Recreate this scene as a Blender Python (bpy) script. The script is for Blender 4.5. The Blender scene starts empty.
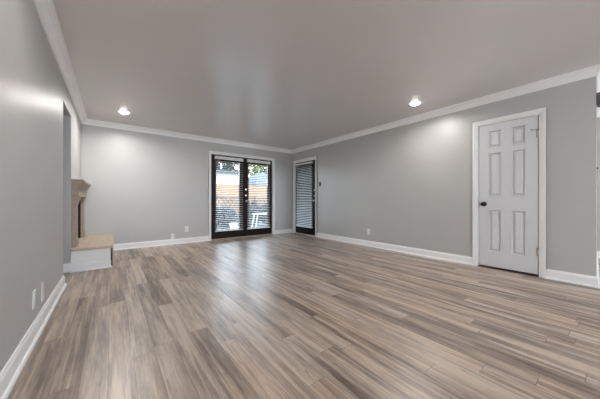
import bpy, bmesh, math, random
from mathutils import Vector, Matrix
random.seed(7)
R = math.radians
S = bpy.context.scene
COL = S.collection

# ------------------------------------------------------------------ camera
cam_data = bpy.data.cameras.new('camera')
cam_data.sensor_width = 36.0
cam_data.lens = 244.9 / 600 * 36.0
cam_data.shift_y = 0.0008
cam_data.clip_start = 0.02
cam = bpy.data.objects.new('camera', cam_data)
COL.objects.link(cam)
cam.location = (0, 0, 0.97)
cam.rotation_euler = (R(90), 0, -R(37.588))
S.camera = cam

# ------------------------------------------------------------------ sky, sun, daylight fill, exposure
W = bpy.data.worlds.new('overcast_sky')
S.world = W
W.use_nodes = True
_n = W.node_tree.nodes
_bg = _n['Background']
_tc = _n.new('ShaderNodeTexCoord')
_sx = _n.new('ShaderNodeSeparateXYZ')
_cr = _n.new('ShaderNodeValToRGB')
_cr.color_ramp.elements[0].color = (0.86, 0.92, 1.0, 1)
_cr.color_ramp.elements[1].color = (0.55, 0.72, 1.0, 1)
_cr.color_ramp.elements[1].position = 0.9
W.node_tree.links.new(_tc.outputs['Generated'], _sx.inputs[0])
W.node_tree.links.new(_sx.outputs['Z'], _cr.inputs[0])
W.node_tree.links.new(_cr.outputs[0], _bg.inputs['Color'])
_bg.inputs['Strength'].default_value = 10.0

sun_data = bpy.data.lights.new('sun', 'SUN')
sun_data.energy = 3.5
sun_data.angle = R(1.0)
sun_data.color = (1.0, 0.93, 0.82)
sun = bpy.data.objects.new('sun', sun_data)
COL.objects.link(sun)
sun.location = (0, -10, 12)
sun.rotation_euler = Vector((0.25, 1.0, -1.05)).to_track_quat('-Z', 'Y').to_euler()

CAN_POWER = 15.0
DAY_FILL = [  # fill light added at unseen windows in the wall behind the camera: x0, x1, power
    (-0.3, 1.9, 25.0),
    (4.45, 5.25, 48.0),
]
for i, (x0, x1, p) in enumerate(DAY_FILL):
    L = bpy.data.lights.new('window_daylight', 'AREA')
    L.shape = 'RECTANGLE'
    L.size = x1 - x0
    L.size_y = 1.4
    L.energy = p
    L.color = (0.80, 0.90, 1.0)
    o = bpy.data.objects.new('window_daylight', L)
    COL.objects.link(o)
    o.location = ((x0 + x1) / 2, -3.70, 1.4)
    o.rotation_euler = (R(90), 0, 0)

S.view_settings.view_transform = 'Standard'
S.view_settings.look = 'None'
S.view_settings.exposure = 0.19
S.view_settings.gamma = 1.0
S.view_settings.use_curve_mapping = False
S.cycles.max_bounces = 10
S.cycles.diffuse_bounces = 6
S.cycles.transparent_max_bounces = 24
S.cycles.sample_clamp_indirect = 8.0
S.cycles.use_denoising = True

# ------------------------------------------------------------------ materials
def mat(name, color, rough=0.5, metal=0.0, spec=0.5, ior=1.5, emit=None, estr=0.0, vary=0.0, scale=8.0, bump=0.0, bscale=60.0, stretch=(1, 1, 1), coat=0.0):
    m = bpy.data.materials.new(name)
    m.use_nodes = True
    nt = m.node_tree
    b = nt.nodes['Principled BSDF']
    b.inputs['Base Color'].default_value = (*color, 1)
    b.inputs['Roughness'].default_value = rough
    b.inputs['Metallic'].default_value = metal
    b.inputs['IOR'].default_value = ior
    b.inputs['Specular IOR Level'].default_value = spec
    b.inputs['Coat Weight'].default_value = coat
    if emit:
        b.inputs['Emission Color'].default_value = (*emit, 1)
        b.inputs['Emission Strength'].default_value = estr
    if vary or bump:
        tc = nt.nodes.new('ShaderNodeTexCoord')
        mp = nt.nodes.new('ShaderNodeMapping')
        mp.inputs['Scale'].default_value = stretch
        nt.links.new(tc.outputs['Object'], mp.inputs[0])
    if vary:
        nz = nt.nodes.new('ShaderNodeTexNoise')
        nz.inputs['Scale'].default_value = scale
        nz.inputs['Detail'].default_value = 5
        nt.links.new(mp.outputs[0], nz.inputs['Vector'])
        cr = nt.nodes.new('ShaderNodeValToRGB')
        cr.color_ramp.elements[0].position = 0.3
        cr.color_ramp.elements[1].position = 0.7
        cr.color_ramp.elements[0].color = (*[max(0, c * (1 - vary)) for c in color], 1)
        cr.color_ramp.elements[1].color = (*[min(1, c * (1 + vary)) for c in color], 1)
        nt.links.new(nz.outputs['Fac'], cr.inputs[0])
        nt.links.new(cr.outputs[0], b.inputs['Base Color'])
    if bump:
        nb = nt.nodes.new('ShaderNodeTexNoise')
        nb.inputs['Scale'].default_value = bscale
        nb.inputs['Detail'].default_value = 3
        nt.links.new(mp.outputs[0], nb.inputs['Vector'])
        bp = nt.nodes.new('ShaderNodeBump')
        bp.inputs['Strength'].default_value = bump
        bp.inputs['Distance'].default_value = 0.004
        nt.links.new(nb.outputs['Fac'], bp.inputs['Height'])
        nt.links.new(bp.outputs[0], b.inputs['Normal'])
    return m

M = {}
M['wall'] = mat('grey_wall_paint', (0.488, 0.48, 0.466), rough=0.43, ior=2.0, vary=0.015, scale=3)
M['ceiling'] = mat('ceiling_paint', (0.64, 0.612, 0.588), rough=0.32, ior=3.2, vary=0.012, scale=2)
M['trim'] = mat('white_trim_paint', (0.90, 0.90, 0.89), rough=0.35, vary=0.01, scale=5)
M['door'] = mat('white_door_paint', (0.67, 0.68, 0.69), rough=0.4, vary=0.01, scale=5)
M['dark_door'] = mat('dark_brown_door_paint', (0.022, 0.012, 0.009), rough=0.4, spec=0.15, vary=0.15, scale=6, stretch=(6, 6, 1))
M['side_door'] = mat('black_door_paint', (0.009, 0.009, 0.010), rough=0.22, spec=0.3, vary=0.1, scale=6)
M['blind'] = mat('pale_grey_blind', (0.78, 0.79, 0.79), rough=0.45, vary=0.02, scale=9)
M['nickel'] = mat('satin_nickel', (0.75, 0.72, 0.68), rough=0.25, metal=1.0, vary=0.03)
M['bronze'] = mat('dark_bronze', (0.035, 0.03, 0.028), rough=0.3, metal=0.6, vary=0.1)
M['plate'] = mat('white_cover_plate', (0.80, 0.80, 0.79), rough=0.35, vary=0.01)
M['slot'] = mat('dark_slot', (0.05, 0.05, 0.05), rough=0.6, vary=0.05)
M['mantel'] = mat('tan_mantel_wood', (0.43, 0.345, 0.265), rough=0.5, vary=0.12, scale=5, stretch=(9, 1.2, 9))
M['hearth'] = mat('tan_hearth_top', (0.58, 0.47, 0.365), rough=0.5, vary=0.10, scale=4, stretch=(6, 1.2, 6))
M['black'] = mat('black_firebox', (0.006, 0.006, 0.006), rough=0.8, vary=0.2)
M['threshold'] = mat('tan_threshold', (0.42, 0.36, 0.30), rough=0.5, vary=0.1, scale=10)
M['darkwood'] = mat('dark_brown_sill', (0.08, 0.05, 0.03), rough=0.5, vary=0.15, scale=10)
M['vent'] = mat('dark_grey_plastic', (0.10, 0.095, 0.105), rough=0.5, vary=0.05)
M['lens'] = mat('lamp_lens', (0.9, 0.9, 0.88), rough=0.5, emit=(1.0, 0.95, 0.88), estr=22.0)
M['concrete'] = mat('patio_concrete', (0.62, 0.65, 0.68), rough=0.8, vary=0.08, scale=3, bump=0.2)
M['fence'] = mat('tan_fence_wood', (0.205, 0.12, 0.066), rough=0.7, vary=0.14, scale=3, stretch=(0.6, 4, 8))
M['iron'] = mat('black_iron', (0.02, 0.02, 0.022), rough=0.5, metal=0.3, vary=0.1)
M['leaf_dark'] = mat('dark_leaves', (0.015, 0.020, 0.019), rough=0.6, vary=0.35, scale=3)
M['leaf_mid'] = mat('green_leaves', (0.028, 0.038, 0.025), rough=0.6, vary=0.35, scale=2)
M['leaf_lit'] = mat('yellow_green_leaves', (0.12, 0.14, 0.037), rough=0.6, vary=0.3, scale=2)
M['leaf_hedge'] = mat('blue_green_leaves', (0.19, 0.245, 0.25), rough=0.6, vary=0.35, scale=2)
M['bark'] = mat('grey_bark', (0.16, 0.13, 0.10), rough=0.8, vary=0.2, scale=8)
M['house'] = mat('white_siding', (0.29, 0.29, 0.285), rough=0.7, vary=0.04)
M['roof'] = mat('blue_grey_shingles', (0.04, 0.043, 0.052), rough=0.7, vary=0.2, scale=12)
M['patio_white'] = mat('white_patio_paint', (0.8, 0.82, 0.82), rough=0.4, vary=0.03)
M['soil'] = mat('garden_soil', (0.10, 0.09, 0.07), rough=0.9, vary=0.2, scale=5)

def glass_mat():
    m = bpy.data.materials.new('clear_glass')
    m.use_nodes = True
    nt = m.node_tree
    for n in list(nt.nodes):
        nt.nodes.remove(n)
    out = nt.nodes.new('ShaderNodeOutputMaterial')
    mix = nt.nodes.new('ShaderNodeMixShader')
    tr = nt.nodes.new('ShaderNodeBsdfTransparent')
    tr.inputs[0].default_value = (0.93, 0.96, 0.95, 1)
    gl = nt.nodes.new('ShaderNodeBsdfGlossy')
    gl.inputs['Roughness'].default_value = 0.02
    fr = nt.nodes.new('ShaderNodeFresnel')
    fr.inputs[0].default_value = 1.45
    nt.links.new(fr.outputs[0], mix.inputs[0])
    nt.links.new(tr.outputs[0], mix.inputs[1])
    nt.links.new(gl.outputs[0], mix.inputs[2])
    nt.links.new(mix.outputs[0], out.inputs[0])
    return m
M['glass'] = glass_mat()

def floor_mat():
    m = bpy.data.materials.new('vinyl_plank_floor')
    m.use_nodes = True
    nt = m.node_tree
    N, L = nt.nodes, nt.links
    b = N['Principled BSDF']
    def math_(op, a, bb=None):
        n = N.new('ShaderNodeMath'); n.operation = op
        for i, v in enumerate((a, bb)):
            if v is None: continue
            if isinstance(v, (int, float)): n.inputs[i].default_value = v
            else: L.new(v, n.inputs[i])
        return n.outputs[0]
    def comb(x, y, z):
        n = N.new('ShaderNodeCombineXYZ')
        for i, v in enumerate((x, y, z)):
            if isinstance(v, (int, float)): n.inputs[i].default_value = v
            else: L.new(v, n.inputs[i])
        return n.outputs[0]
    def white(vec):
        n = N.new('ShaderNodeTexWhiteNoise'); n.noise_dimensions = '3D'
        L.new(vec, n.inputs['Vector'])
        return n.outputs['Value']
    def noise(vec, scale, detail=4, rough=0.55):
        n = N.new('ShaderNodeTexNoise')
        n.inputs['Scale'].default_value = scale
        n.inputs['Detail'].default_value = detail
        n.inputs['Roughness'].default_value = rough
        L.new(vec, n.inputs['Vector'])
        return n.outputs['Fac']
    tc = N.new('ShaderNodeTexCoord')
    sp = N.new('ShaderNodeSeparateXYZ')
    L.new(tc.outputs['Object'], sp.inputs[0])
    X, Y = sp.outputs[0], sp.outputs[1]
    PW, PL = 0.118, 1.5
    rx = math_('DIVIDE', math_('ADD', X, 0.014 + 20 * PW), PW)
    row = math_('FLOOR', rx)
    off = white(comb(row, 3.3, 0.0))
    ry = math_('ADD', math_('DIVIDE', Y, PL), math_('MULTIPLY', off, 7.0))
    colm = math_('FLOOR', ry)
    tone = white(comb(row, colm, 1.7))
    tone2 = white(comb(row, colm, 9.1))
    # broad streaks running along each plank, shifted from plank to plank
    sv = comb(math_('ADD', math_('MULTIPLY', X, 11.0), math_('MULTIPLY', tone, 40.0)),
              math_('ADD', math_('MULTIPLY', Y, 1.1), math_('MULTIPLY', tone2, 30.0)), 0.0)
    streak = noise(sv, 1.0, 5, 0.62)
    cv = comb(math_('ADD', math_('MULTIPLY', X, 26.0), math_('MULTIPLY', tone2, 70.0)),
              math_('ADD', math_('MULTIPLY', Y, 0.8), math_('MULTIPLY', tone, 20.0)), 4.0)
    cream = noise(cv, 1.0, 2, 0.5)
    cst = N.new('ShaderNodeMapRange'); cst.inputs[1].default_value = 0.53; cst.inputs[2].default_value = 0.58
    L.new(cream, cst.inputs[0])
    gv = comb(math_('ADD', math_('MULTIPLY', X, 70.0), math_('MULTIPLY', tone, 90.0)),
              math_('ADD', math_('MULTIPLY', Y, 5.0), math_('MULTIPLY', tone2, 50.0)), 0.0)
    grain = noise(gv, 1.0, 5, 0.7)
    f = math_('ADD', math_('MULTIPLY', streak, 1.35), math_('MULTIPLY', math_('SUBTRACT', tone, 0.5), 0.34))
    f = math_('ADD', f, math_('MULTIPLY', cst.outputs[0], 0.17))
    f = math_('ADD', f, math_('MULTIPLY', math_('SUBTRACT', grain, 0.5), 0.62))
    cr = N.new('ShaderNodeValToRGB')
    L.new(math_('SUBTRACT', f, 0.165), cr.inputs[0])
    e = cr.color_ramp.elements
    e[0].position = 0.22; e[0].color = (0.13, 0.089, 0.064, 1)
    e[1].position = 0.80; e[1].color = (0.58, 0.468, 0.365, 1)
    k = e.new(0.40); k.color = (0.262, 0.194, 0.147, 1)
    k = e.new(0.56); k.color = (0.385, 0.294, 0.226, 1)
    # knots and dark flecks
    kv = comb(math_('MULTIPLY', X, 26.0), math_('MULTIPLY', Y, 5.0), 2.0)
    kn = noise(kv, 1.0, 5, 0.7)
    kr = N.new('ShaderNodeValToRGB')
    kr.color_ramp.elements[0].position = 0.62; kr.color_ramp.elements[0].color = (1, 1, 1, 1)
    kr.color_ramp.elements[1].position = 0.72; kr.color_ramp.elements[1].color = (0.45, 0.42, 0.40, 1)
    L.new(kn, kr.inputs[0])
    mx = N.new('ShaderNodeMix'); mx.data_type = 'RGBA'; mx.blend_type = 'MULTIPLY'
    mx.inputs['Factor'].default_value = 1.0
    L.new(cr.outputs[0], mx.inputs[6]); L.new(kr.outputs[0], mx.inputs[7])
    hs = N.new('ShaderNodeMix'); hs.data_type = 'RGBA'; hs.blend_type = 'MULTIPLY'
    hs.inputs['Factor'].default_value = 1.0
    hr = N.new('ShaderNodeValToRGB')
    hr.color_ramp.elements[0].color = (1.03, 0.985, 0.94, 1)
    hr.color_ramp.elements[1].color = (0.98, 1.0, 1.04, 1)
    L.new(tone2, hr.inputs[0])
    L.new(mx.outputs[2], hs.inputs[6]); L.new(hr.outputs[0], hs.inputs[7])
    # joints between planks
    fx = math_('FRACT', rx); fy = math_('FRACT', ry)
    ex = math_('MINIMUM', fx, math_('SUBTRACT', 1.0, fx))
    ey = math_('MINIMUM', fy, math_('SUBTRACT', 1.0, fy))
    gap = math_('MAXIMUM', math_('LESS_THAN', ex, 0.010), math_('LESS_THAN', ey, 0.0012))
    mg = N.new('ShaderNodeMix'); mg.data_type = 'RGBA'
    L.new(math_('MULTIPLY', gap, 0.55), mg.inputs['Factor'])
    L.new(hs.outputs[2], mg.inputs[6]); mg.inputs[7].default_value = (0.07, 0.05, 0.04, 1)
    L.new(mg.outputs[2], b.inputs['Base Color'])
    L.new(math_('ADD', 0.29, math_('MULTIPLY', grain, 0.12)), b.inputs['Roughness'])
    b.inputs['IOR'].default_value = 1.95
    bp = N.new('ShaderNodeBump'); bp.inputs['Strength'].default_value = 0.06; bp.inputs['Distance'].default_value = 0.002
    L.new(grain, bp.inputs['Height']); L.new(bp.outputs[0], b.inputs['Normal'])
    return m
M['floor'] = floor_mat()

# ------------------------------------------------------------------ helpers
def box(bm, x0, x1, y0, y1, z0, z1):
    vs = [bm.verts.new(p) for p in ((x0, y0, z0), (x1, y0, z0), (x1, y1, z0), (x0, y1, z0), (x0, y0, z1), (x1, y0, z1), (x1, y1, z1), (x0, y1, z1))]
    fs = [(0, 3, 2, 1), (4, 5, 6, 7), (0, 1, 5, 4), (1, 2, 6, 5), (2, 3, 7, 6), (3, 0, 4, 7)]
    return [bm.faces.new([vs[i] for i in f]) for f in fs]

def prism(bm, poly, z0, z1):
    a = [bm.verts.new((p[0], p[1], z0)) for p in poly]
    b = [bm.verts.new((p[0], p[1], z1)) for p in poly]
    n = len(poly)
    bm.faces.new(a[::-1]); bm.faces.new(b)
    for i in range(n):
        bm.faces.new([a[i], a[(i + 1) % n], b[(i + 1) % n], b[i]])

def sweep(bm, profile, path, closed_ends=True):
    """profile: closed list of (distance into the room, z); path: xy points with the room on the right-hand side"""
    P = [Vector(p) for p in path]
    nr = []
    for a, b in zip(P, P[1:]):
        d = (b - a).normalized()
        nr.append(Vector((d.y, -d.x)))
    rings = []
    for i, p in enumerate(P):
        n1 = nr[max(0, i - 1)]; n2 = nr[min(len(nr) - 1, i)]
        m = (n1 + n2) / (1 + n1.dot(n2))
        rings.append([bm.verts.new((p.x + m.x * d, p.y + m.y * d, z)) for d, z in profile])
    k = len(profile)
    for r0, r1 in zip(rings, rings[1:]):
        for j in range(k):
            bm.faces.new([r0[j], r0[(j + 1) % k], r1[(j + 1) % k], r1[j]])
    bm.faces.new(rings[0]); bm.faces.new(rings[-1][::-1])

def lathe(bm, prof, seg=20, axis='Z', at=(0, 0, 0)):
    """prof: (radius, height) pairs"""
    rings = []
    at = Vector(at)
    for r, h in prof:
        ring = []
        for i in range(seg):
            a = 2 * math.pi * i / seg
            p = Vector((r * math.cos(a), r * math.sin(a), h))
            if axis == 'X': p = Vector((p.z, p.x, p.y))
            if axis == '-X': p = Vector((-p.z, p.x, -p.y))
            if axis == '-Y': p = Vector((p.x, -p.z, p.y))
            ring.append(bm.verts.new(p + at))
        rings.append(ring)
    for a, b in zip(rings, rings[1:]):
        for i in range(seg):
            bm.faces.new([a[i], a[(i + 1) % seg], b[(i + 1) % seg], b[i]])
    bm.faces.new(rings[0][::-1]); bm.faces.new(rings[-1])

def tube(bm, a, b, r, seg=8, r2=None):
    a, b = Vector(a), Vector(b)
    q = (b - a).to_track_quat('Z', 'Y')
    r2 = r if r2 is None else r2
    ra = [bm.verts.new(a + q @ Vector((r * math.cos(2 * math.pi * i / seg), r * math.sin(2 * math.pi * i / seg), 0))) for i in range(seg)]
    rb = [bm.verts.new(b + q @ Vector((r2 * math.cos(2 * math.pi * i / seg), r2 * math.sin(2 * math.pi * i / seg), 0))) for i in range(seg)]
    for i in range(seg):
        bm.faces.new([ra[i], ra[(i + 1) % seg], rb[(i + 1) % seg], rb[i]])
    bm.faces.new(ra[::-1]); bm.faces.new(rb)

def obj(name, bm, m, parent=None, smooth=False, bevel=0.0, loc=None, seg=2):
    bmesh.ops.recalc_face_normals(bm, faces=bm.faces[:])
    me = bpy.data.meshes.new(name)
    bm.to_mesh(me); bm.free()
    o = bpy.data.objects.new(name, me)
    COL.objects.link(o)
    if m is not None: me.materials.append(m)
    if smooth:
        for p in me.polygons: p.use_smooth = True
    if bevel:
        mod = o.modifiers.new('bevel', 'BEVEL')
        mod.width = bevel; mod.segments = seg; mod.limit_method = 'ANGLE'; mod.angle_limit = R(40)
    if parent is not None: o.parent = parent
    if loc is not None: o.location = loc
    return o

def tag(o, label=None, cat=None, group=None, kind=None):
    if label: o['label'] = label
    if cat: o['category'] = cat
    if group: o['group'] = group
    if kind: o['kind'] = kind
    return o

def struct(name, bm, m, label, cat, **k):
    return tag(obj(name, bm, m, **k), label, cat, None, 'structure')

def empty(name, loc=(0, 0, 0), rz=0.0):
    o = bpy.data.objects.new(name, None)
    COL.objects.link(o)
    o.location = loc; o.rotation_euler = (0, 0, rz)
    o.empty_display_size = 0.1
    return o

def copy_tree(o, parent=None):
    c = o.copy(); COL.objects.link(c)
    if parent is not None: c.parent = parent
    for ch in [x for x in o.children]:
        copy_tree(ch, c)
    return c

BM = bmesh.new

# ------------------------------------------------------------------ the room shell
XL, XR, YF, H = -0.434, 4.272, 5.934, 2.44
YB = -3.6                      # wall behind the camera
CX, CY = XR, 0.15              # corner where the right wall turns away
EX, EY = 6.44, 0.235           # far corner of the next room
T = 0.15

bm = BM()
prism(bm, [(-1.9, YB - T), (6.6, YB - T), (6.6, 2.75), (XR + T, 2.75), (XR + T, YF + T), (-1.9, YF + T)], -0.06, 0.0)
struct('floor', bm, M['floor'], 'brown and grey wood-look plank floor of the whole room', 'floor')

bm = BM()
prism(bm, [(-2.1, YB - 0.6), (7.0, YB - 0.6), (7.0, 2.9), (XR + 0.5, 2.9), (XR + 0.5, YF + 0.5), (-2.1, YF + 0.5)], H, H + 0.22)
struct('ceiling', bm, M['ceiling'], 'flat pale grey ceiling with recessed lights', 'ceiling')

OY0, OY1, OZ = 3.833, 4.515, 2.10      # opening in the left wall
bm = BM()
box(bm, XL - T, XL, YB - T, OY0, 0, H)
box(bm, XL - T, XL, OY0, OY1, OZ, H)
box(bm, XL - 0.75, XL, OY1, OY1 + 0.001, OZ, H)
# beyond the opening, with a recess for the firebox
FBY0, FBY1, FBZ0, FBZ1 = 4.74, 5.53, 0.34, 0.90
box(bm, XL - T, XL, OY1, FBY0, 0, H)
box(bm, XL - T, XL, FBY1, YF + T, 0, H)
box(bm, XL - T, XL, FBY0, FBY1, 0, FBZ0)
box(bm, XL - T, XL, FBY0, FBY1, FBZ1, H)
struct('wall_left', bm, M['wall'], 'grey left wall with a tall doorway opening before the fireplace', 'wall')

bm = BM()      # small hallway behind the opening
box(bm, -1.9, XL - T, OY1, OY1 + 0.12, 0, H)
box(bm, -1.9, XL - T, 3.0 - 0.12, 3.0, 0, H)
box(bm, -2.02, -1.9, 2.88, OY1 + 0.12, 0, H)
struct('wall_hall', bm, M['wall'], 'grey hallway walls seen through the opening in the left wall', 'wall')

FX0, FX1, FZ = 1.88, 3.595, 2.085      # french door opening
bm = BM()
box(bm, XL, FX0, YF, YF + T, 0, H)
box(bm, FX0, FX1, YF, YF + T, FZ, H)
box(bm, FX1, XR + T, YF, YF + T, 0, H)
struct('wall_far', bm, M['wall'], 'grey far wall holding the dark french doors', 'wall')

SY0, SY1, SZ = 4.875, 5.80, 2.065      # side door opening
DY0, DY1, DZ = 0.600, 1.262, 2.058     # white door opening
bm = BM()
box(bm, XR, XR + T, CY, DY0, 0, H)
box(bm, XR, XR + T, DY0, DY1, DZ, H)
box(bm, XR, XR + T, DY1, SY0, 0, H)
box(bm, XR, XR + T, SY0, SY1, SZ, H)
box(bm, XR, XR + T, SY1, YF, 0, H)
struct('wall_right', bm, M['wall'], 'long grey right wall with the white door and the dark side door', 'wall')

bm = BM()
prism(bm, [(CX + T, CY + 0.006), (EX, EY), (EX, EY + T), (CX + T, CY + T)], 0, H)
struct('wall_corner', bm, M['wall'], 'grey wall turning the corner at the end of the right wall', 'wall')
bm = BM()
box(bm, EX, EX + T, YB - T, 2.75, 0, H)
struct('wall_end', bm, M['wall'], 'grey end wall of the next room past the corner', 'wall')
bm = BM()
box(bm, XR + T, EX, 2.60, 2.75, 0, H)
struct('wall_outer', bm, M['wall'], 'outer wall of the closet block behind the white door', 'wall')
bm = BM()      # wall behind the camera, with two openings added for the fill light
z0, z1 = 0.7, 2.1
xs = [XL - T, DAY_FILL[0][0], DAY_FILL[0][1], DAY_FILL[1][0], DAY_FILL[1][1], EX + T]
box(bm, xs[0], xs[1], YB - T, YB, 0, H); box(bm, xs[2], xs[3], YB - T, YB, 0, H); box(bm, xs[4], xs[5], YB - T, YB, 0, H)
for a, b in ((1, 2), (3, 4)):
    box(bm, xs[a], xs[b], YB - T, YB, 0, z0); box(bm, xs[a], xs[b], YB - T, YB, z1, H)
struct('wall_back', bm, M['wall'], 'grey wall behind the viewer with two windows', 'wall')

# crown moulding
CP = [(0.0, H - 0.092), (0.012, H - 0.092), (0.016, H - 0.088), (0.016, H - 0.078), (0.021, H - 0.060), (0.031, H - 0.042), (0.047, H - 0.027), (0.066, H - 0.019), (0.072, H - 0.018), (0.074, H - 0.010), (0.090, H - 0.009), (0.090, H), (0.0, H)]
bm = BM()
sweep(bm, CP, [(XL, YB), (XL, YF), (XR, YF), (CX, CY), (EX, EY), (EX, YB)])
struct('trim_1', bm, M['trim'], 'white crown moulding running around the top of the walls', 'crown moulding')

# baseboards
BP = [(0.0, 0.0), (0.030, 0.0), (0.029, 0.010), (0.024, 0.018), (0.015, 0.021), (0.015, 0.092), (0.012, 0.100), (0.008, 0.106), (0.006, 0.116), (0.0, 0.118)]
def baseboard(name, paths, label):
    bm = BM()
    for p in paths: sweep(bm, BP, p)
    struct(name, bm, M['trim'], label, 'baseboard')
CW = 0.056   # casing width
baseboard('baseboard_left', [[(XL, YB), (XL, OY0), (XL - T, OY0)]], 'white baseboard along the left wall up to the opening')
baseboard('baseboard_hall', [[(-1.9, OY1), (XL - 0.001, OY1)][::1]], 'white baseboard beside the hearth inside the left opening')
baseboard('baseboard_far', [[(0.03, YF), (FX0 - CW + 0.008, YF)], [(FX1 + CW - 0.008, YF), (XR, YF)]], 'white baseboard along the far wall')
baseboard('baseboard_right', [[(XR, SY0 - CW + 0.008), (XR, DY1 + CW - 0.008)], [(XR, DY0 - CW + 0.008), (CX, CY), (EX, EY), (EX, YB)]], 'white baseboard along the right wall and round the corner')

# door casings, built in a local frame (u along the wall, w out into the room)
def casing(name, to_xyz, u0, u1, ztop, label, jamb=0.12):
    bm = BM()
    def slab(poly_uz, w0, w1):
        a = [bm.verts.new(to_xyz(u, z, w0)) for u, z in poly_uz]
        b = [bm.verts.new(to_xyz(u, z, w1)) for u, z in poly_uz]
        n = len(poly_uz)
        bm.faces.new(a); bm.faces.new(b[::-1])
        for i in range(n):
            bm.faces.new([a[i], a[(i + 1) % n], b[(i + 1) % n], b[i]])
    g = -0.004
    for (i0, i1, w) in ((g, CW, 0.012), (g + 0.018, CW, 0.018), (g + 0.034, CW, 0.028)):
        slab([(u0 - i1, 0), (u0 - i0, 0), (u0 - i0, ztop + i0), (u0 - i1, ztop + i1)], 0, w)
        slab([(u1 + i0, 0), (u1 + i1, 0), (u1 + i1, ztop + i1), (u1 + i0, ztop + i0)], 0, w)
        slab([(u0 - i1, ztop + i1), (u0 - i0, ztop + i0), (u1 + i0, ztop + i0), (u1 + i1, ztop + i1)], 0, w)
    # jamb lining
    j = 0.010
    slab([(u0, 0), (u0 + j, 0), (u0 + j, ztop), (u0, ztop)], -jamb, 0)
    slab([(u1 - j, 0), (u1, 0), (u1, ztop), (u1 - j, ztop)], -jamb, 0)
    slab([(u0 + j, ztop - j), (u1 - j, ztop - j), (u1 - j, ztop), (u0 + j, ztop)], -jamb, 0)
    struct(name, bm, M['trim'], label, 'door casing')
far_xyz = lambda u, z, w: (u, YF - w, z)
right_xyz = lambda u, z, w: (XR - w, u, z)
casing('trim_2', far_xyz, FX0, FX1, FZ, 'white casing around the dark french doors')
casing('trim_3', right_xyz, SY0, SY1, SZ, 'white casing around the dark side door in the right wall')
casing('trim_4', right_xyz, DY0, DY1, DZ, 'white casing around the white six panel door')

# ------------------------------------------------------------------ unseen windows behind the camera, added for the fill light
for i, (x0, x1, p) in enumerate(DAY_FILL):
    bm = BM()
    f = 0.05
    box(bm, x0, x0 + f, YB - 0.11, YB - 0.04, z0, z1); box(bm, x1 - f, x1, YB - 0.11, YB - 0.04, z0, z1)
    box(bm, x0 + f, x1 - f, YB - 0.11, YB - 0.04, z0, z0 + f); box(bm, x0 + f, x1 - f, YB - 0.11, YB - 0.04, z1 - f, z1)
    box(bm, x0 + f, x1 - f, YB - 0.10, YB - 0.05, (z0 + z1) / 2 - 0.02, (z0 + z1) / 2 + 0.02)
    w = struct('window_%d' % (i + 1), bm, M['trim'], ['white framed window behind the viewer in the main room', 'white framed window behind the viewer in the next room'][i], 'window')

# ------------------------------------------------------------------ doors
def glazed_leaf(name, W_, Ht, gx0, gx1, gz0, gz1, m, thick=0.044):
    """leaf in a local frame: x along the width, -y to the room, z up; returns the root mesh"""
    bm = BM()
    box(bm, 0, gx0, 0, thick, 0, Ht); box(bm, gx1, W_, 0, thick, 0, Ht)
    box(bm, gx0, gx1, 0, thick, 0, gz0); box(bm, gx0, gx1, 0, thick, gz1, Ht)
    r = obj(name, bm, m, bevel=0.002, seg=1)
    bm = BM()      # raised bead round the glass
    b_, w_ = 0.022, 0.010
    box(bm, gx0 - b_, gx0 + 0.004, -w_, 0.001, gz0 - b_, gz1 + b_); box(bm, gx1 - 0.004, gx1 + b_, -w_, 0.001, gz0 - b_, gz1 + b_)
    box(bm, gx0, gx1, -w_, 0.001, gz0 - b_, gz0 + 0.004); box(bm, gx0, gx1, -w_, 0.001, gz1 - 0.004, gz1 + b_)
    obj('glazing_bead', bm, m, r, bevel=0.003, seg=1)
    bm = BM()
    box(bm, gx0 + 0.0005, gx1 - 0.0005, 0.019, 0.025, gz0 + 0.0005, gz1 - 0.0005)
    obj('glass_pane', bm, M['glass'], r)
    return r

def knob_set(root, x, zs, m=None, side=-1):
    """two deadbolts above a round knob, on the room side of a leaf"""
    m = m or M['nickel']
    for z in zs[:-1]:
        bm = BM()
        lathe(bm, [(0.031, 0.0), (0.031, 0.006), (0.026, 0.012), (0.018, 0.013)], 20, '-Y', (x, 0, z))
        d = obj('deadbolt', bm, m, root, smooth=False)
        bm = BM(); box(bm, x - 0.004, x + 0.004, -0.030, -0.012, z - 0.014, z + 0.014)
        obj('thumb_turn', bm, m, d, bevel=0.002)
    z = zs[-1]
    bm = BM()
    lathe(bm, [(0.032, 0.0), (0.032, 0.005), (0.014, 0.012), (0.011, 0.030), (0.020, 0.038), (0.028, 0.050), (0.027, 0.062), (0.016, 0.070)], 24, '-Y', (x, 0, z))
    obj('knob', bm, m, root, smooth=True)

YD = YF + 0.020     # room face of the french doors
lw, lh = 0.835, 2.045
left = glazed_leaf('door_1', lw, lh, 0.118, 0.718, 0.20, 1.90, M['dark_door'])
left.location = (FX0 + 0.013, YD, 0.026)
tag(left, 'left dark brown french door leaf with glass and a pale blind', 'door', None, 'structure')
right = glazed_leaf('door_2', lw, lh, 0.118, 0.700, 0.20, 1.90, M['dark_door'])
right.location = (FX1 - 0.013 - lw, YD, 0.026)
tag(right, 'right dark brown french door leaf with knob and two deadbolts', 'door', None, 'structure')
knob_set(right, 0.050, (1.215, 1.063, 0.918))
bm = BM(); box(bm, -0.026, 0.014, -0.012, 0.0005, 0.0, lh)
obj('astragal', bm, M['dark_door'], right, bevel=0.003)

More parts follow.
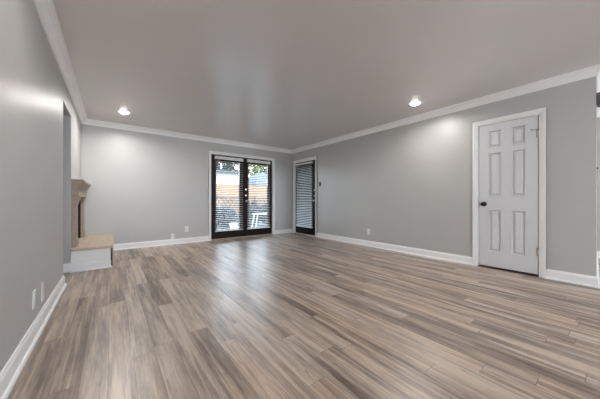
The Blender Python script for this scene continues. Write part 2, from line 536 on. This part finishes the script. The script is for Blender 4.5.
bm = BM(); box(bm, FX0 + 0.010, FX1 - 0.010, YF - 0.03, YF + T + 0.02, 0.0, 0.022)
struct('trim_5', bm, M['threshold'], 'tan threshold strip under the french doors', 'threshold', bevel=0.004)
bm = BM(); box(bm, XR - 0.02, XR + T, SY0 + 0.010, SY1 - 0.010, 0.0, 0.016)
struct('trim_6', bm, M['trim'], 'pale threshold strip under the dark side door', 'threshold', bevel=0.004)
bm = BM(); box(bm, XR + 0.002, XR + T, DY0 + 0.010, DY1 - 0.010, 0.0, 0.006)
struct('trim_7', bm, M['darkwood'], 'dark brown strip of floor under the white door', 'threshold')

# side door: the local x axis runs towards -Y in the room (left to right as seen from inside)
sw = SY1 - SY0 - 0.026
side = glazed_leaf('door_3', sw, 2.025, 0.125, 0.765, 0.20, 1.86, M['side_door'])
side.rotation_euler = (0, 0, -R(90))
side.location = (XR + 0.022, SY1 - 0.013, 0.020)
tag(side, 'dark glazed side door in the right wall beside the far corner', 'door', None, 'structure')
knob_set(side, sw - 0.045, (1.215, 1.060, 0.935))

# white six panel door; local x left to right seen from the room, -y towards the room
def panel_door(name, W_, Ht, cols, rows, m, thick=0.036):
    bm = BM()
    xs = sorted([0, W_] + [v for c in cols for v in c])
    zs = sorted([0, Ht] + [v for r in rows for v in r])
    isp = lambda a, b, L: any(abs(a - p[0]) < 1e-6 and abs(b - p[1]) < 1e-6 for p in L)
    def quad(p): bm.faces.new([bm.verts.new(q) for q in p])
    for a, b in zip(xs, xs[1:]):
        for c, d in zip(zs, zs[1:]):
            if isp(a, b, cols) and isp(c, d, rows):
                rings = [(0, 0), (0.004, -0.004), (0.010, 0.004), (0.015, 0.021), (0.027, 0.021), (0.046, 0.003)]
                for (i0, y0), (i1, y1) in zip(rings, rings[1:]):
                    o_ = [(a + i0, y0, c + i0), (b - i0, y0, c + i0), (b - i0, y0, d - i0), (a + i0, y0, d - i0)]
                    n_ = [(a + i1, y1, c + i1), (b - i1, y1, c + i1), (b - i1, y1, d - i1), (a + i1, y1, d - i1)]
                    for k in range(4):
                        quad([o_[k], o_[(k + 1) % 4], n_[(k + 1) % 4], n_[k]])
                i, y = rings[-1]
                quad([(a + i, y, c + i), (b - i, y, c + i), (b - i, y, d - i), (a + i, y, d - i)])
            else:
                quad([(a, 0, c), (b, 0, c), (b, 0, d), (a, 0, d)])
    quad([(0, thick, 0), (0, thick, Ht), (W_, thick, Ht), (W_, thick, 0)])
    quad([(0, 0, 0), (0, 0, Ht), (0, thick, Ht), (0, thick, 0)])
    quad([(W_, 0, 0), (W_, thick, 0), (W_, thick, Ht), (W_, 0, Ht)])
    quad([(0, 0, 0), (0, thick, 0), (W_, thick, 0), (W_, 0, 0)])
    quad([(0, 0, Ht), (W_, 0, Ht), (W_, thick, Ht), (0, thick, Ht)])
    bmesh.ops.remove_doubles(bm, verts=bm.verts[:], dist=1e-5)
    return obj(name, bm, m)
dw = 0.632
dl0 = DY1 - 0.014         # room y of the door's left edge
zb = 0.026
door = panel_door('door_4', dw, 2.018,
                  [(dl0 - 1.137, dl0 - 0.985), (dl0 - 0.884, dl0 - 0.733)],
                  [(0.232 - zb, 0.831 - zb), (1.018 - zb, 1.639 - zb), (1.705 - zb, 1.954 - zb)], M['door'])
door.rotation_euler = (0, 0, -R(90))
door.location = (XR + 0.006, dl0, zb)
tag(door, 'white six panel interior door in the right wall with dark knob', 'door', None, 'structure')
bm = BM()
kx, kz = dl0 - 1.185, 0.912 - zb
lathe(bm, [(0.034, 0.0), (0.034, 0.006), (0.016, 0.012), (0.012, 0.026), (0.022, 0.034), (0.030, 0.046), (0.029, 0.060), (0.017, 0.068)], 24, '-Y', (kx, 0, kz))
tag(obj('knob', bm, M['bronze'], door, smooth=True), 'dark bronze knob')
bm = BM(); box(bm, 0.001, 0.006, -0.003, 0.02, kz - 0.035, kz + 0.035)
obj('latch_plate', bm, M['bronze'], door)
for hz in (1.817, 0.313):
    bm = BM()
    hzl = hz - zb
    box(bm, dw - 0.020, dw + 0.004, -0.004, 0.003, hzl - 0.050, hzl + 0.050)
    h_ = obj('hinge', bm, M['nickel'], door, bevel=0.001)
    bm = BM()
    tube(bm, (dw + 0.004, -0.008, hzl - 0.047), (dw + 0.004, -0.008, hzl + 0.047), 0.007, 10)
    obj('hinge_pin', bm, M['nickel'], h_)
    if hz > 1:      # hinge-pin door stop
        bm = BM()
        tube(bm, (dw + 0.004, -0.008, hzl + 0.050), (dw - 0.060, -0.022, hzl + 0.050), 0.004, 8)
        lathe(bm, [(0.010, 0.0), (0.010, 0.010)], 10, '-Y', (dw - 0.060, -0.012, hzl + 0.050))
        obj('door_stop', bm, M['nickel'], h_)

# ------------------------------------------------------------------ blinds
def blind(loc, rz, W_, ztop, zbot, pitch, tilt, label, group, rail_h=0.075, depth=0.050):
    """local frame: x across, -y to the room; hung from the head of a door leaf"""
    r = empty('window_blind', loc, rz)
    tag(r, label, 'blind', group)
    bm = BM(); box(bm, -0.004, W_ + 0.004, -0.066, -0.060, ztop - rail_h, ztop)
    box(bm, -0.004, 0.002, -0.060, -0.006, ztop - rail_h, ztop); box(bm, W_ - 0.002, W_ + 0.004, -0.060, -0.006, ztop - rail_h, ztop)
    box(bm, 0.0, W_, -0.058, -0.012, ztop - rail_h * 0.75, ztop - 0.002)
    obj('headrail', bm, M['blind'], r, bevel=0.002)
    bm = BM()
    n = int((ztop - rail_h - zbot - 0.02) / pitch)
    c, s = math.cos(tilt) * depth / 2, math.sin(tilt) * depth / 2
    yc = -0.036
    for i in range(n):
        z = zbot + 0.045 + i * pitch
        # slightly crowned slat, 2.5 mm thick
        pts = [(-c, -s), (0, 0.0022), (c, s), (c, s + 0.0025), (0, 0.0050), (-c, -s + 0.0025)]
        a = [bm.verts.new((0.003, yc + p, z + q)) for p, q in pts]
        b = [bm.verts.new((W_ - 0.003, yc + p, z + q)) for p, q in pts]
        for k in range(6):
            bm.faces.new([a[k], a[(k + 1) % 6], b[(k + 1) % 6], b[k]])
        bm.faces.new(a); bm.faces.new(b[::-1])
    obj('slats', bm, M['blind'], r)
    bm = BM(); box(bm, 0.003, W_ - 0.003, yc - depth / 2, yc + depth / 2, zbot, zbot + 0.020)
    obj('bottom_rail', bm, M['blind'], r, bevel=0.003)
    for fx in (0.14, 0.86):
        bm = BM()
        for dy in (-c, c):
            tube(bm, (W_ * fx, yc + dy, zbot + 0.02), (W_ * fx, yc + dy, ztop - rail_h * 0.75), 0.0012, 5)
        obj('ladder_cord', bm, M['blind'], r)
    return r
blind((1.972, YD - 0.012, 0), 0, 0.712, 2.030, 0.205, 0.046, R(8), 'white slatted blind on the left french door leaf', 'blinds on the glazed doors')
blind((2.812, YD - 0.012, 0), 0, 0.672, 2.030, 0.205, 0.046, R(8), 'white slatted blind on the right french door leaf', 'blinds on the glazed doors')
blind((XR + 0.022 - 0.012, 5.700, 0), -R(90), 0.715, 2.000, 0.215, 0.046, R(24), 'white slatted blind on the dark side door', 'blinds on the glazed doors', 0.05)

# ------------------------------------------------------------------ fireplace
fp = empty('fireplace', (XL, 4.515, 0))
tag(fp, 'tan wooden fireplace mantel with raised hearth against the left wall', 'fireplace')
def part(name, bm, m, parent=fp, **k):
    o = obj(name, bm, m, parent, **k)
    if parent is fp: o.matrix_parent_inverse = Matrix.Translation(fp.location).inverted()
    return o
g = 0.001
HX = 0.024
bm = BM(); box(bm, XL + g, HX, 4.40, YF - g, 0.288, 0.326)
tag(part('hearth_slab', bm, M['hearth'], bevel=0.006), 'tan hearth top')
bm = BM()
box(bm, XL + g, HX - 0.045, 4.475, YF - g, 0.0, 0.288)
hb = part('hearth_base', bm, M['trim'])
tag(hb, 'white panelled hearth base')
bm = BM()      # raised frame on the front and the right end of the base
fr, bx1, by0 = 0.010, HX - 0.045, 4.475
for (a, b, c, d) in ((XL + g, bx1 + fr, 0.118, 0.160), (XL + g, bx1 + fr, 0.245, 0.287), (XL + g, XL + 0.06, 0.160, 0.245), (bx1 - 0.06, bx1 + fr, 0.160, 0.245)):
    box(bm, a, b, by0 - fr, by0 + 0.0005, c, d)
for (a, b, c, d) in ((by0, YF - g, 0.118, 0.160), (by0, YF - g, 0.245, 0.287), (by0, by0 + 0.06, 0.160, 0.245), (5.86, YF - g, 0.160, 0.245)):
    box(bm, bx1 - 0.0005, bx1 + fr, a, b, c, d)
o = obj('panel_frame', bm, M['trim'], hb, bevel=0.002)
bm = BM(); sweep(bm, BP, [(XL + g, by0), (bx1, by0), (bx1, YF - g)])
obj('base_trim', bm, M['trim'], hb)
bm = BM(); box(bm, bx1 + 0.0105, bx1 + 0.034, 4.50, YF - 0.032, 0.0, 0.287)  # dark brown strip set beside the right end of the base
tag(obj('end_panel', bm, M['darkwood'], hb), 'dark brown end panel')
bm = BM()      # surround panel round the firebox opening
sx = -0.418
box(bm, XL + g, sx, 4.691, FBY0, 0.327, 1.02); box(bm, XL + g, sx, FBY1, 5.599, 0.327, 1.02); box(bm, XL + g, sx, FBY0, FBY1, FBZ1, 1.02)
part('surround', bm, M['black'])
bm = BM()      # firebox: five sides of a dark recess
q = 0.012
x0, x1 = XL - 0.45, XL
box(bm, x0, x1, FBY0 + g, FBY0 + q, FBZ0 + g, FBZ1 - g); box(bm, x0, x1, FBY1 - q, FBY1 - g, FBZ0 + g, FBZ1 - g)
box(bm, x0, x1, FBY0 + q, FBY1 - q, FBZ0 + g, FBZ0 + q); box(bm, x0, x1, FBY0 + q, FBY1 - q, FBZ1 - q, FBZ1 - g)
box(bm, x0, x0 + q, FBY0 + q, FBY1 - q, FBZ0 + q, FBZ1 - q)
part('firebox', bm, M['black'])
px = -0.378
for (a, b) in ((4.52, 4.69), (5.60, 5.74)):
    bm = BM()
    box(bm, XL + g, px, a, b, 0.327, 0.93)
    pl = part('pilaster', bm, M['mantel'], bevel=0.003)
    bm = BM(); box(bm, px - 0.0005, px + 0.010, a - 0.001, b + 0.008, 0.3275, 0.42)
    obj('plinth', bm, M['mantel'], pl, bevel=0.003).matrix_parent_inverse = Matrix.Translation(fp.location).inverted()
    bm = BM()      # capital flaring out under the frieze
    a0, b0 = a - 0.001, b
    lo = [(XL + g, a0), (px + 0.002, a0), (px + 0.002, b0 + 0.002), (XL + g, b0 + 0.002)]
    hi = [(XL + g, a0), (-0.345, a0), (-0.345, b0 + 0.025), (XL + g, b0 + 0.025)]
    va = [bm.verts.new((x, y, 0.90)) for x, y in lo]; vb = [bm.verts.new((x, y, 1.019)) for x, y in hi]
    bm.faces.new(va[::-1]); bm.faces.new(vb)
    for i in range(4): bm.faces.new([va[i], va[(i + 1) % 4], vb[(i + 1) % 4], vb[i]])
    obj('capital', bm, M['mantel'], pl).matrix_parent_inverse = Matrix.Translation(fp.location).inverted()
for o in fp.children:
    for c_ in o.children: c_.matrix_parent_inverse = Matrix.Identity(4)
bm = BM(); box(bm, XL + g, -0.357, 4.52, 5.86, 1.02, 1.15)
part('frieze', bm, M['mantel'], bevel=0.003)
bm = BM()      # cornice: a sloped moulding returned at both ends
pr = [(0.0, 1.150), (0.082, 1.150), (0.090, 1.163), (0.112, 1.195), (0.122, 1.215), (0.0, 1.215)]
a = [bm.verts.new((XL + g + d, 4.518, z)) for d, z in pr]
b = [bm.verts.new((XL + g + d, 5.885, z)) for d, z in pr]
for i in range(6): bm.faces.new([a[i], a[(i + 1) % 6], b[(i + 1) % 6], b[i]])
bm.faces.new(a[::-1]); bm.faces.new(b)
part('cornice', bm, M['mantel'])
bm = BM(); box(bm, XL + g, -0.302, 4.50, 5.905, 1.2155, 1.253)
part('mantel_shelf', bm, M['mantel'], bevel=0.004)

# ------------------------------------------------------------------ recessed lights
def can(x, y, label, power=CAN_POWER):
    r = empty('recessed_light', (x, y, H))
    tag(r, label, 'ceiling light', 'recessed ceiling lights')
    bm = BM()
    n = 32
    rings = []
    for rad, z in ((0.062, -0.002), (0.070, -0.008), (0.092, -0.005), (0.096, -0.0005)):
        rings.append([bm.verts.new((rad * math.cos(2 * math.pi * i / n), rad * math.sin(2 * math.pi * i / n), z)) for i in range(n)])
    for p, q_ in zip(rings, rings[1:]):
        for i in range(n): bm.faces.new([p[i], p[(i + 1) % n], q_[(i + 1) % n], q_[i]])
    obj('trim_ring', bm, M['plate'], r, smooth=True)
    bm = BM()
    lathe(bm, [(0.066, -0.001), (0.064, -0.010), (0.052, -0.022), (0.03, -0.030), (0.01, -0.032)], 28)
    obj('lamp_lens', bm, M['lens'], r, smooth=True)
    L = bpy.data.lights.new('lamp_light', 'AREA')
    L.shape = 'DISK'; L.size = 0.11; L.energy = power; L.color = (1.0, 0.975, 0.95); L.spread = R(165)
    lo = bpy.data.objects.new('lamp_light', L); COL.objects.link(lo)
    lo.parent = r; lo.location = (0, 0, -0.036)
    return r
can(3.646, 1.878, 'glowing recessed ceiling light near the long right wall', 9.0)
can(0.166, 5.037, 'glowing recessed ceiling light above the fireplace hearth', 17.0)
can(0.166, 1.90, 'recessed ceiling light by the left wall overhead', 4.5)
can(3.646, -1.2, 'recessed ceiling light behind the viewer on the right', 1.5)  # this can and those below are unseen, added as fill
can(0.166, -1.2, 'recessed ceiling light behind the viewer on the left', 13.0)
can(5.4, -1.6, 'recessed ceiling light in the next room', 5.0)

# ------------------------------------------------------------------ cover plates
def plate(name, loc, rz, label, cat, w, h, kind, m=None, group=None):
    """local frame: x across, -y to the room"""
    bm = BM(); box(bm, -w / 2, w / 2, -0.006, -0.0002, -h / 2, h / 2)
    r = obj(name, bm, m or M['plate'], bevel=0.002)
    r.location = loc; r.rotation_euler = (0, 0, rz)
    tag(r, label, cat, group)
    if kind == 'outlet':
        for dz in (0.021, -0.021):
            bm = BM(); box(bm, -0.017, 0.017, -0.009, -0.0055, dz - 0.014, dz + 0.014)
            s_ = obj('socket', bm, M['plate'], r, bevel=0.003)
            bm = BM()
            for dx in (-0.007, 0.007): box(bm, dx - 0.0012, dx + 0.0012, -0.0094, -0.0088, dz - 0.003, dz + 0.007)
            lathe(bm, [(0.0025, 0.0088), (0.0025, 0.0094)], 8, '-Y', (0, 0, dz - 0.008))
            obj('slots', bm, M['slot'], s_)
    elif kind == 'jack':
        bm = BM(); lathe(bm, [(0.006, 0.0055), (0.006, 0.014), (0.003, 0.014)], 12, '-Y', (0, 0, 0))
        obj('cable_jack', bm, M['nickel'], r)
    elif kind == 'switch':
        bm = BM(); box(bm, -0.006, 0.006, -0.018, -0.0055, -0.008, 0.012)
        obj('toggle', bm, m or M['plate'], r, bevel=0.002)
    elif kind == 'blank':
        for dz in (0.042, -0.042):
            bm = BM(); lathe(bm, [(0.0035, 0.0055), (0.0035, 0.0068)], 10, '-Y', (0, 0, dz))
            obj('screw', bm, M['nickel'], r)
    return r
plate('wall_outlet', (XL, 2.505, 0.274), R(90), 'white duplex outlet on the left wall above baseboard, nearer the viewer', 'outlet', 0.076, 0.124, 'outlet')
plate('cover_plate', (XL, 2.777, 0.250), R(90), 'plain white cover plate on the left wall beyond the outlet', 'cover plate', 0.076, 0.150, 'blank')
plate('cover_plate', (1.055, YF, 0.176), 0, 'small white cable plate just above the far wall baseboard', 'cover plate', 0.072, 0.116, 'jack')
plate('wall_outlet', (1.340, YF, 0.316), 0, 'white outlet on the far wall left of the french doors', 'outlet', 0.076, 0.124, 'outlet')
plate('wall_outlet', (XR, 3.189, 0.303), -R(90), 'white outlet low on the middle of the right wall', 'outlet', 0.076, 0.124, 'outlet')
plate('light_switch', (XR, 4.700, 1.383), -R(90), 'small black switch plate right of the dark side door', 'switch', 0.076, 0.118, 'switch', M['bronze'])
a_ = math.atan2(EY - CY - 0.006, EX - CX - T)
plate('light_switch', (4.75, CY + 0.006 + (4.75 - CX - T) * math.tan(a_), 1.36), a_, 'dark switch plate just around the corner of the right wall', 'switch', 0.076, 0.11, 'switch', M['bronze'])

# dark box mounted high on the wall just round the corner
bm = BM(); box(bm, 4.285, 4.445, CY - 0.095, CY - 0.002, 2.035, 2.165)
wb = obj('wall_box', bm, M['vent'], bevel=0.006)
tag(wb, 'dark grey box mounted high just around the corner of the right wall', 'wall box')
bm = BM(); box(bm, 4.300, 4.430, CY - 0.099, CY - 0.0945, 2.050, 2.150)
obj('cover', bm, M['vent'], wb, bevel=0.003)

# ------------------------------------------------------------------ outside the doors
bm = BM(); box(bm, -3, 18, YF + T, 32, -0.16, -0.10)
box(bm, XR + T, 18, 2.75, YF + T, -0.16, -0.10)
struct('ground_outside', bm, M['soil'], 'dark garden ground outside the doors', 'ground')
bm = BM()
prism(bm, [(0.6, YF + T + 0.001), (XR + T + 0.001, YF + T + 0.001), (XR + T + 0.001, 2.78), (7.2, 2.78), (7.2, 7.75), (0.6, 7.75)], -0.099, -0.02)
struct('patio', bm, M['concrete'], 'grey concrete patio outside the doors', 'patio')

# iron railing
rl = empty('iron_railing', (0.7, 7.6, -0.02))
tag(rl, 'black iron railing with diamond lattice at the patio edge', 'railing')
RLEN = 6.4
for nm, z0_, z1_ in (('top_rail', 1.05, 1.085), ('middle_rail', 0.62, 0.64), ('bottom_rail', 0.10, 0.12)):
    bm = BM(); box(bm, 0, RLEN, -0.018, 0.018, z0_, z1_)
    obj(nm, bm, M['iron'], rl)
nb = 44
for i in range(nb + 1):
    x = RLEN * i / nb
    bm = BM(); w_ = 0.02 if i % 11 == 0 else 0.008
    box(bm, x - w_, x + w_, -w_, w_, 0.0 if i % 11 == 0 else 0.12, 1.12 if i % 11 == 0 else 0.63)
    obj('post' if i % 11 == 0 else 'baluster', bm, M['iron'], rl)
bm = BM()
for i in range(nb):
    x = RLEN * (i + 0.5) / nb; d = RLEN / nb / 2
    for (p, q_) in [pq for z0_ in (0.64, 0.84) for pq in (((x - d, z0_), (x + d, z0_ + 0.20)), ((x - d, z0_ + 0.20), (x + d, z0_)))]:
        tube(bm, (p[0], 0, p[1]), (q_[0], 0, q_[1]), 0.011, 6)
obj('lattice', bm, M['iron'], rl)

# low white patio table and a white planter, seen through the blinds
pt = empty('patio_table', (3.88, 6.95, -0.02), R(-8))
tag(pt, 'low white patio table outside the right french door', 'table')
bm = BM()
for k in range(5): box(bm, -0.33, 0.33, -0.20 + k * 0.082, -0.20 + k * 0.082 + 0.070, 0.545, 0.570)
box(bm, -0.30, -0.27, -0.19, 0.19, 0.520, 0.545); box(bm, 0.27, 0.30, -0.19, 0.19, 0.520, 0.545)
obj('table_top', bm, M['patio_white'], pt, bevel=0.003)
for sx_ in (-1, 1):
    for sy_ in (-1, 1):
        bm = BM(); tube(bm, (sx_ * 0.26, sy_ * 0.16, 0.53), (sx_ * 0.36, sy_ * 0.18, 0.0), 0.018, 8)
        obj('leg', bm, M['patio_white'], pt)
pp = empty('garden_planter', (2.95, 7.0, -0.02))
tag(pp, 'white garden planter with small plant outside the left french door', 'planter')
bm = BM()
lathe(bm, [(0.12, 0.0), (0.17, 0.26), (0.185, 0.26), (0.185, 0.30), (0.15, 0.30), (0.145, 0.24)], 24)
obj('pot', bm, M['patio_white'], pp)

def leaf_cloud(bm, c, r, n, size, rnd):
    for _ in range(n):
        while True:
            v = Vector((rnd.uniform(-1, 1), rnd.uniform(-1, 1), rnd.uniform(-1, 1)))
            if v.length <= 1: break
        v = v.normalized() * (v.length ** 0.5)
        p = Vector(c) + Vector((v.x * r[0], v.y * r[1], v.z * r[2]))
        q = Matrix.Rotation(rnd.uniform(0, 6.28), 3, 'Z') @ Matrix.Rotation(rnd.uniform(-1.2, 1.2), 3, 'X')
        s = size * rnd.uniform(0.6, 1.3)
        pts = [(-s, 0, 0), (0, -s * 0.5, 0.1 * s), (s, 0, 0), (0, s * 0.5, 0.1 * s)]
        bm.faces.new([bm.verts.new(p + q @ Vector(t)) for t in pts])
rnd = random.Random(3)
bm = BM(); leaf_cloud(bm, (0, 0, 0.40), (0.16, 0.16, 0.14), 90, 0.05, rnd)
obj('foliage', bm, M['leaf_mid'], pp)

# shrubs behind the railing
def shrub(x, y, w, h, label, m):
    r = empty('garden_shrub', (x, y, -0.1))
    tag(r, label, 'shrub', 'shrubs behind the railing')
    bm = BM(); leaf_cloud(bm, (0, 0, h * 0.55), (w, w * 0.8, h * 0.5), 2200, 0.07, rnd)
    obj('foliage', bm, m, r)
    bm = BM()
    for k in range(4):
        a = k * 1.6
        tube(bm, (0, 0, 0), (0.5 * w * math.cos(a), 0.5 * w * math.sin(a), h * 0.6), 0.014, 6, 0.006)
    obj('stems', bm, M['bark'], r)
SH = [(2.3, 8.6, 0.42, 0.85, 'leaf_dark', 'dark shrub behind the railing at the left edge of the left french door'),
      (3.25, 8.8, 0.46, 0.80, 'leaf_mid', 'low green shrub behind the railing in the left french door'),
      (4.2, 8.6, 0.44, 0.95, 'leaf_dark', 'dark shrub behind the railing between the french door leaves'),
      (5.2, 8.8, 0.48, 0.90, 'leaf_mid', 'round green shrub behind the railing in the right french door'),
      (6.2, 8.6, 0.44, 0.90, 'leaf_dark', 'dark shrub behind the railing at the right edge of the right french door'),
      ]
for s_ in SH: shrub(*s_[:4], s_[5], M[s_[4]])

# dense hedge beyond the side door
hg = empty('garden_hedge', (8.3, 6.2, -0.1))
tag(hg, 'tall dense green hedge beyond the patio, behind the dark side door', 'hedge')
bm = BM()
for k in range(12):
    leaf_cloud(bm, (0.15 * math.sin(k * 2.1), -3.2 + k * 0.47, 1.15 + 0.05 * math.cos(k * 1.7)), (0.50, 0.5, 1.25), 900, 0.07, rnd)
tag(obj('foliage', bm, M['leaf_hedge'], hg), kind='stuff')
for k in range(6):
    bm = BM(); tube(bm, (0, -3.0 + k * 1.0, 0), (0.05, -2.9 + k * 1.0, 1.9), 0.035, 7, 0.015)
    obj('stem', bm, M['bark'], hg)

# tan board fence
fe = empty('board_fence', (-1.0, 12.5, -0.1))
tag(fe, 'tan horizontal board fence behind the shrubs', 'fence')
bm = BM()
for k in range(12): box(bm, 0, 16.0, 0, 0.022, 0.04 + k * 0.155, 0.04 + k * 0.155 + 0.148)
obj('boards', bm, M['fence'], fe)
for k in range(9):
    bm = BM(); box(bm, k * 1.98, k * 1.98 + 0.09, 0.0225, 0.11, 0, 1.88)
    obj('post', bm, M['fence'], fe)

# neighbouring houses
def house(name, x0, x1, y0, y1, wall_h, roof_h, over, label, slope_front):
    r = empty(name, (x0, y0, -0.1)); tag(r, label, 'house')
    w, d = x1 - x0, y1 - y0
    bm = BM(); box(bm, 0, w, 0, d, 0, wall_h); obj('walls', bm, M['house'], r)
    bm = BM()
    e = [(-over, -over), (w + over, -over), (w + over, d + over), (-over, d + over)]
    lo = [bm.verts.new((x, y, wall_h)) for x, y in e]
    md = [bm.verts.new((x, y, wall_h + 0.16)) for x, y in e]
    rid = [bm.verts.new((w * 0.3, d * slope_front, wall_h + roof_h)), bm.verts.new((w * 0.7, d * slope_front, wall_h + roof_h))]
    bm.faces.new(lo[::-1])
    for i in range(4): bm.faces.new([lo[i], lo[(i + 1) % 4], md[(i + 1) % 4], md[i]])
    bm.faces.new([md[0], md[1], rid[1], rid[0]]); bm.faces.new([md[2], md[3], rid[0], rid[1]])
    bm.faces.new([md[1], md[2], rid[1]]); bm.faces.new([md[3], md[0], rid[0]])
    obj('roof', bm, M['roof'], r)
house('neighbour_house', 3.2, 8.0, 18.0, 24.0, 3.1, 0.30, 0.3, 'white house wall behind the fence in the left french door', 0.5)
house('garden_shed', 8.85, 12.4, 16.8, 21.0, 2.05, 1.35, 0.25, 'low blue grey roof behind the fence in the right french door', 0.5)

# trees beyond the houses
def tree(x, y, h, rx, rz_, n, m, label, size=0.16, lean=0.0):
    r = empty('garden_tree', (x, y, -0.1)); tag(r, label, 'tree', 'trees beyond the fence')
    bm = BM(); tube(bm, (0, 0, 0), (lean, 0, h * 0.8), 0.15, 10, 0.05)
    for k in range(5):
        a = k * 1.3; z = h * (0.45 + 0.07 * k)
        tube(bm, (lean * 0.6, 0, z), (lean * 0.6 + rx * 0.7 * math.cos(a), rx * 0.7 * math.sin(a), z + h * 0.2), 0.05, 6, 0.02)
    obj('trunk', bm, M['bark'], r)
    bm = BM()
    for k in range(9):
        a = k * 2.4; q = 0.6 * rx
        leaf_cloud(bm, (lean + q * math.cos(a), q * math.sin(a), h - rz_ + (k % 3 - 1) * rz_ * 0.6), (rx * 0.5, rx * 0.5, rz_ * 0.45), n // 9, size, rnd)
    obj('crown', bm, m, r)
tree(9.5, 26.8, 7.0, 1.5, 2.4, 2600, M['leaf_dark'], 'dark tree above the white house at the left of the left french door', 0.2)
tree(12.0, 29.0, 7.4, 1.35, 2.4, 2400, M['leaf_mid'], 'green tree above the white house in the left french door', 0.2)
tree(13.2, 25.0, 6.6, 1.1, 2.1, 2000, M['leaf_lit'], 'sunlit yellow green tree above the shed roof in the right french door', 0.18)
tree(15.9, 26.5, 7.4, 1.4, 2.5, 2400, M['leaf_mid'], 'green tree at the right edge beyond the shed roof', 0.2)
